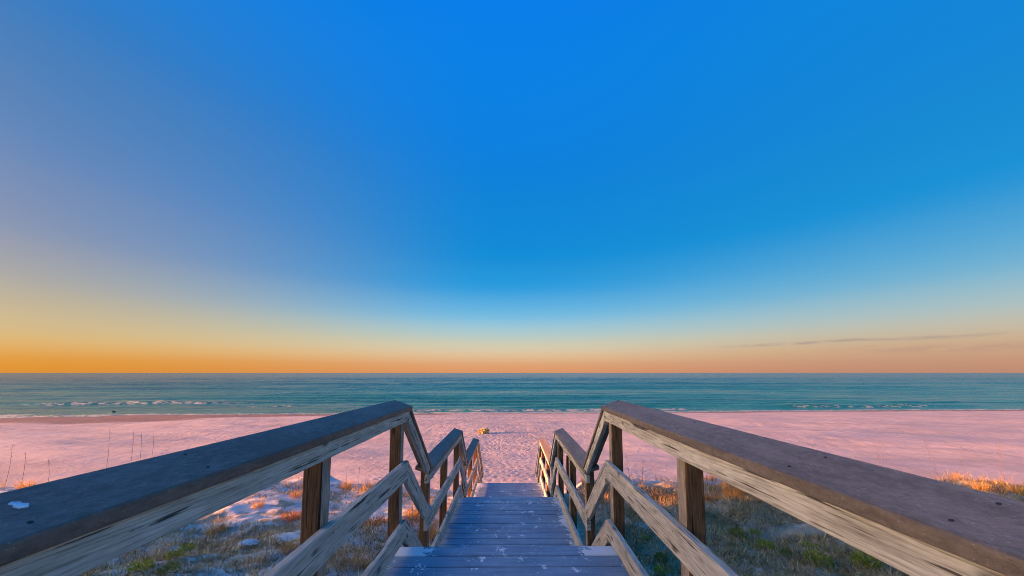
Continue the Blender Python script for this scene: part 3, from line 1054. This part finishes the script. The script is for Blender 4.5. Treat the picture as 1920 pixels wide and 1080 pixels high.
# sea oats: bare stalk, drooping seed head, a few leaves
def sea_oat(x, y, h, lean, head, label):
    root = empty('sea_oats', (x, y, H(x, y)))
    tag(root, label, 'sea oats', 'sea oats on the dune brow')
    pts = []
    for k in range(7):
        t = k / 6
        pts.append(Vector((lean * h * t ** 1.5, 0.03 * h * math.sin(3 * t), h * t)))
    bm = bmesh.new()
    ring = []
    for k, p in enumerate(pts):
        r = 0.0048 * (1 - 0.55 * k / 6)
        ring.append([bm.verts.new(p + Vector((r * math.cos(a), r * math.sin(a), 0))) for a in (0, 2.1, 4.2)])
    for a, b in zip(ring, ring[1:]):
        for i in range(3):
            bm.faces.new((a[i], a[(i + 1) % 3], b[(i + 1) % 3], b[i]))
    link('stalk', from_bm('stalk', bm, [M_STALK]), root)
    if head:
        bm = bmesh.new()
        for k in range(int(26 * head)):
            t = random.uniform(0.66, 1.0)
            i = min(5, int(t * 6))
            p = pts[i].lerp(pts[i + 1], t * 6 - i)
            a = random.uniform(0, 6.28)
            d = Vector((math.cos(a), math.sin(a), random.uniform(-.4, .8))).normalized()
            q = p + d * random.uniform(0.01, 0.045)
            e = q + (d + Vector((0, 0, -1.0))).normalized() * 0.028
            s = d.cross(Vector((0, 0, 1))).normalized() * 0.006
            bm.faces.new([bm.verts.new(c_) for c_ in (q, (q + e) / 2 + s, e, (q + e) / 2 - s)])
        link('seed_head', from_bm('seed_head', bm, [M_SEED]), root)
    n_ = 9
    V, q, t, c_ = blades(np.stack([rng.normal(0, .02, n_), rng.normal(0, .02, n_), np.full(n_, -.02)], -1), h * rng.uniform(.2, .45, n_), rng.uniform(0, 6.28, n_), rng.uniform(.1, .5, n_), rng.uniform(.004, .008, n_), rng.uniform(.2, 1.0, n_), palette(GOLD + GREY, n_))
    link('leaf_blades', mesh_arrays('leaf_blades', V, [q, t], [M_BLADE], c_), root)


OATS = [
    (-13.9, 9.3, 1.25, .20, .7, 'leaning bare stalk, first from the far left edge'),
    (-13.3, 9.4, 1.20, .05, .7, 'upright stalk, second from the far left edge'),
    (-12.95, 9.45, .95, .02, .5, 'upright stalk, third from the far left edge'),
    (-12.3, 9.5, .72, -.12, .5, 'short stalk leaning left over the left cap'),
    (-10.6, 9.3, 1.45, .0, .9, 'tall dark stalk standing alone behind the left cap'),
    (-10.3, 9.6, 1.30, .02, .6, 'faint stalk, first of three behind the left cap'),
    (-9.95, 9.5, 1.22, .0, .6, 'faint stalk, second of three behind the left cap'),
    (-9.65, 9.5, 1.22, .03, .6, 'faint stalk, third of three behind the left cap'),
    (-4.30, 9.35, .66, .0, .5, 'thin stalk just right of the nearest left post'),
    (-4.05, 9.5, .52, .06, .4, 'short thin stalk beside the one right of the nearest left post'),
    (-3.85, 9.5, .66, -.02, .6, 'thin stalk midway between the two nearest left posts'),
    (-1.25, 9.85, 1.25, .10, .6, 'thin stalk rising beside the bottom of the left railing'),
    (-1.15, 9.95, 1.05, .32, .6, 'stalk leaning right over the bottom of the stairs'),
    (-1.32, 10.05, 1.0, .02, .4, 'short upright stalk at the bottom of the left railing'),
    (3.15, 9.2, .85, -.10, .8, 'stalk leaning left, nearest to the right end post'),
    (3.40, 9.0, .70, .05, .9, 'bushy stalk second from the right end post'),
    (3.75, 9.0, .62, -.05, .9, 'bushy stalk third from the right end post'),
    (3.95, 8.9, .66, .05, .9, 'bushy stalk touching the left side of the nearest right post'),
    (8.15, 9.3, 1.25, -.06, .5, 'thin stalk behind the right cap, first from the left'),
    (9.10, 9.3, 1.25, .16, .3, 'faint stalk leaning right behind the right cap'),
    (9.85, 9.3, 1.35, .0, .7, 'upright double stalk behind the right cap'),
    (9.95, 9.35, 1.28, .06, .4, 'thin stalk close beside the upright double stalk'),
    (11.3, 9.2, 1.15, -.30, .5, 'stalk leaning far left behind the right cap'),
    (11.75, 9.0, 1.05, -.12, .6, 'dark stalk leaning left before the blue shadow'),
    (12.85, 9.1, 1.12, -.05, .8, 'stalk with a thick head at the far right'),
]
for a in OATS:
    sea_oat(*a)

# ------------------------------------------------------------------ small things
# lone post in the sun, right of the lower landing
px, py = 1.56, 9.25
gz = H(px, py)
po = empty('wooden_post', (px, py, gz))
tag(po, 'lone sunlit wooden post standing right of the lower landing', 'post')
me = box_mesh('post_shaft', 1.35, 0.12, 0.12, [M_POST, M_RAIL], 0.008, 2, face_mat=lambda nn: 0)
link('post_shaft', me, po, T((0, 0, 0.30)) @ Matrix.Rotation(R(90), 4, 'Y'))
bm = bmesh.new()
bmesh.ops.create_cone(bm, cap_ends=True, cap_tris=True, segments=4, radius1=0.095, radius2=0.012, depth=0.035)
link('post_cap', from_bm('post_cap', bm, [M_RAIL]), po, T((0, 0, 0.9925)) @ Matrix.Rotation(R(45), 4, 'Z'))


def lump_mesh(name, rx, ry, rz, mat, sub=3, amp=0.25, fr=3.0, seed=0, flat=-0.35):
    bm = bmesh.new()
    bmesh.ops.create_icosphere(bm, subdivisions=sub, radius=1)
    from mathutils import noise
    for v_ in bm.verts:
        d = 1 + amp * noise.fractal(v_.co * fr + Vector((seed, 0, 0)), 1.0, 2.0, 4)
        c_ = v_.co * d
        v_.co = Vector((c_.x * rx, c_.y * ry, max(c_.z, flat) * rz))
    return from_bm(name, bm, [mat])


st = link('pale_stone', lump_mesh('pale_stone', 0.12, 0.07, 0.045, M_ROCK, 3, 0.35, 2.0, 4))
st.location = (-3.79, 5.26, H(-3.79, 5.26) + 0.03)
st.rotation_euler = (0, 0, 0.2)
tag(st, 'small flat white stone among the dry plants on the left dune', 'stone')

# gnarled driftwood stump lying on the beach
DX, DY = -2.16, 28.7
dz = H(DX, DY)
dw = empty('driftwood_stump', (DX, DY, dz))
dw.scale = (1.25, 1.0, 1.0)
tag(dw, 'gnarled golden driftwood stump lying in the sun on the open beach', 'driftwood')
link('stump', lump_mesh('stump', 0.34, 0.22, 0.25, M_DRIFT, 4, 0.5, 2.6, 2), dw, T((0.02, 0, 0.10)))
for k, (ax, ay, az, ln, rr) in enumerate([(-1, .1, .12, .52, .075), (-.8, -.5, .35, .42, .06), (.9, -.3, .15, .42, .085), (.75, .5, .55, .42, .06), (.3, -.8, .45, .36, .06), (-.25, .5, .8, .34, .055), (.55, -.1, .8, .36, .07), (-.5, -.2, .75, .34, .05), (-.95, -.25, -.02, .6, .045)]):
    d = Vector((ax, ay, az)).normalized()
    bm = bmesh.new()
    s1 = d.orthogonal().normalized()
    s2 = d.cross(s1)
    rings = []
    for j in range(6):
        t = j / 5
        c_ = d * ln * t + Vector((random.uniform(-.03, .03), random.uniform(-.03, .03), random.uniform(-.03, .03)))
        r_ = rr * (1 - 0.7 * t) * random.uniform(.8, 1.2)
        rings.append([bm.verts.new(c_ + (s1 * math.cos(q) + s2 * math.sin(q)) * r_) for q in np.arange(6) * math.pi / 3])
    for a, b in zip(rings, rings[1:]):
        for i in range(6):
            bm.faces.new((a[i], a[(i + 1) % 6], b[(i + 1) % 6], b[i]))
    bm.faces.new(rings[-1])
    link('root', from_bm('root', bm, [M_DRIFT]), dw, T((0, 0, 0.14)))

# shore bird at the water's edge: one skinned figure
bx, by = -61.5, 54.2
me = bpy.data.meshes.new('shore_bird')
V = [(0, 0, .30), (.10, 0, .33), (.17, 0, .40), (.20, 0, .47), (.26, 0, .465), (.31, 0, .455), (-.12, 0, .29), (-.26, 0, .26), (.0, .035, .22), (.0, .04, .11), (.0, .04, .0), (.05, .04, .0), (.0, -.035, .22), (.0, -.04, .11), (.02, -.04, .0), (.07, -.04, .0)]
E_ = [(0, 1), (1, 2), (2, 3), (3, 4), (4, 5), (0, 6), (6, 7), (0, 8), (8, 9), (9, 10), (10, 11), (0, 12), (12, 13), (13, 14), (14, 15)]
rad = [.085, .075, .038, .04, .018, .006, .07, .02, .02, .011, .01, .008, .02, .011, .01, .008]
me.from_pydata(V, E_, [])
me.materials.append(M_BIRD)
bird = link('shore_bird', me)
md = bird.modifiers.new('skin', 'SKIN')
for v_, r_ in zip(me.skin_vertices[0].data, rad):
    v_.radius = (r_, r_)
me.skin_vertices[0].data[0].use_root = True
bird.modifiers.new('sub', 'SUBSURF').levels = 1
bird.location = (bx, by, H(bx, by))
bird.rotation_euler = (0, 0, R(200))
bird.scale = (1.15, 1.15, 1.15)
tag(bird, 'small dark shore bird standing at the water edge on the left', 'bird')

# ------------------------------------------------------------------ done
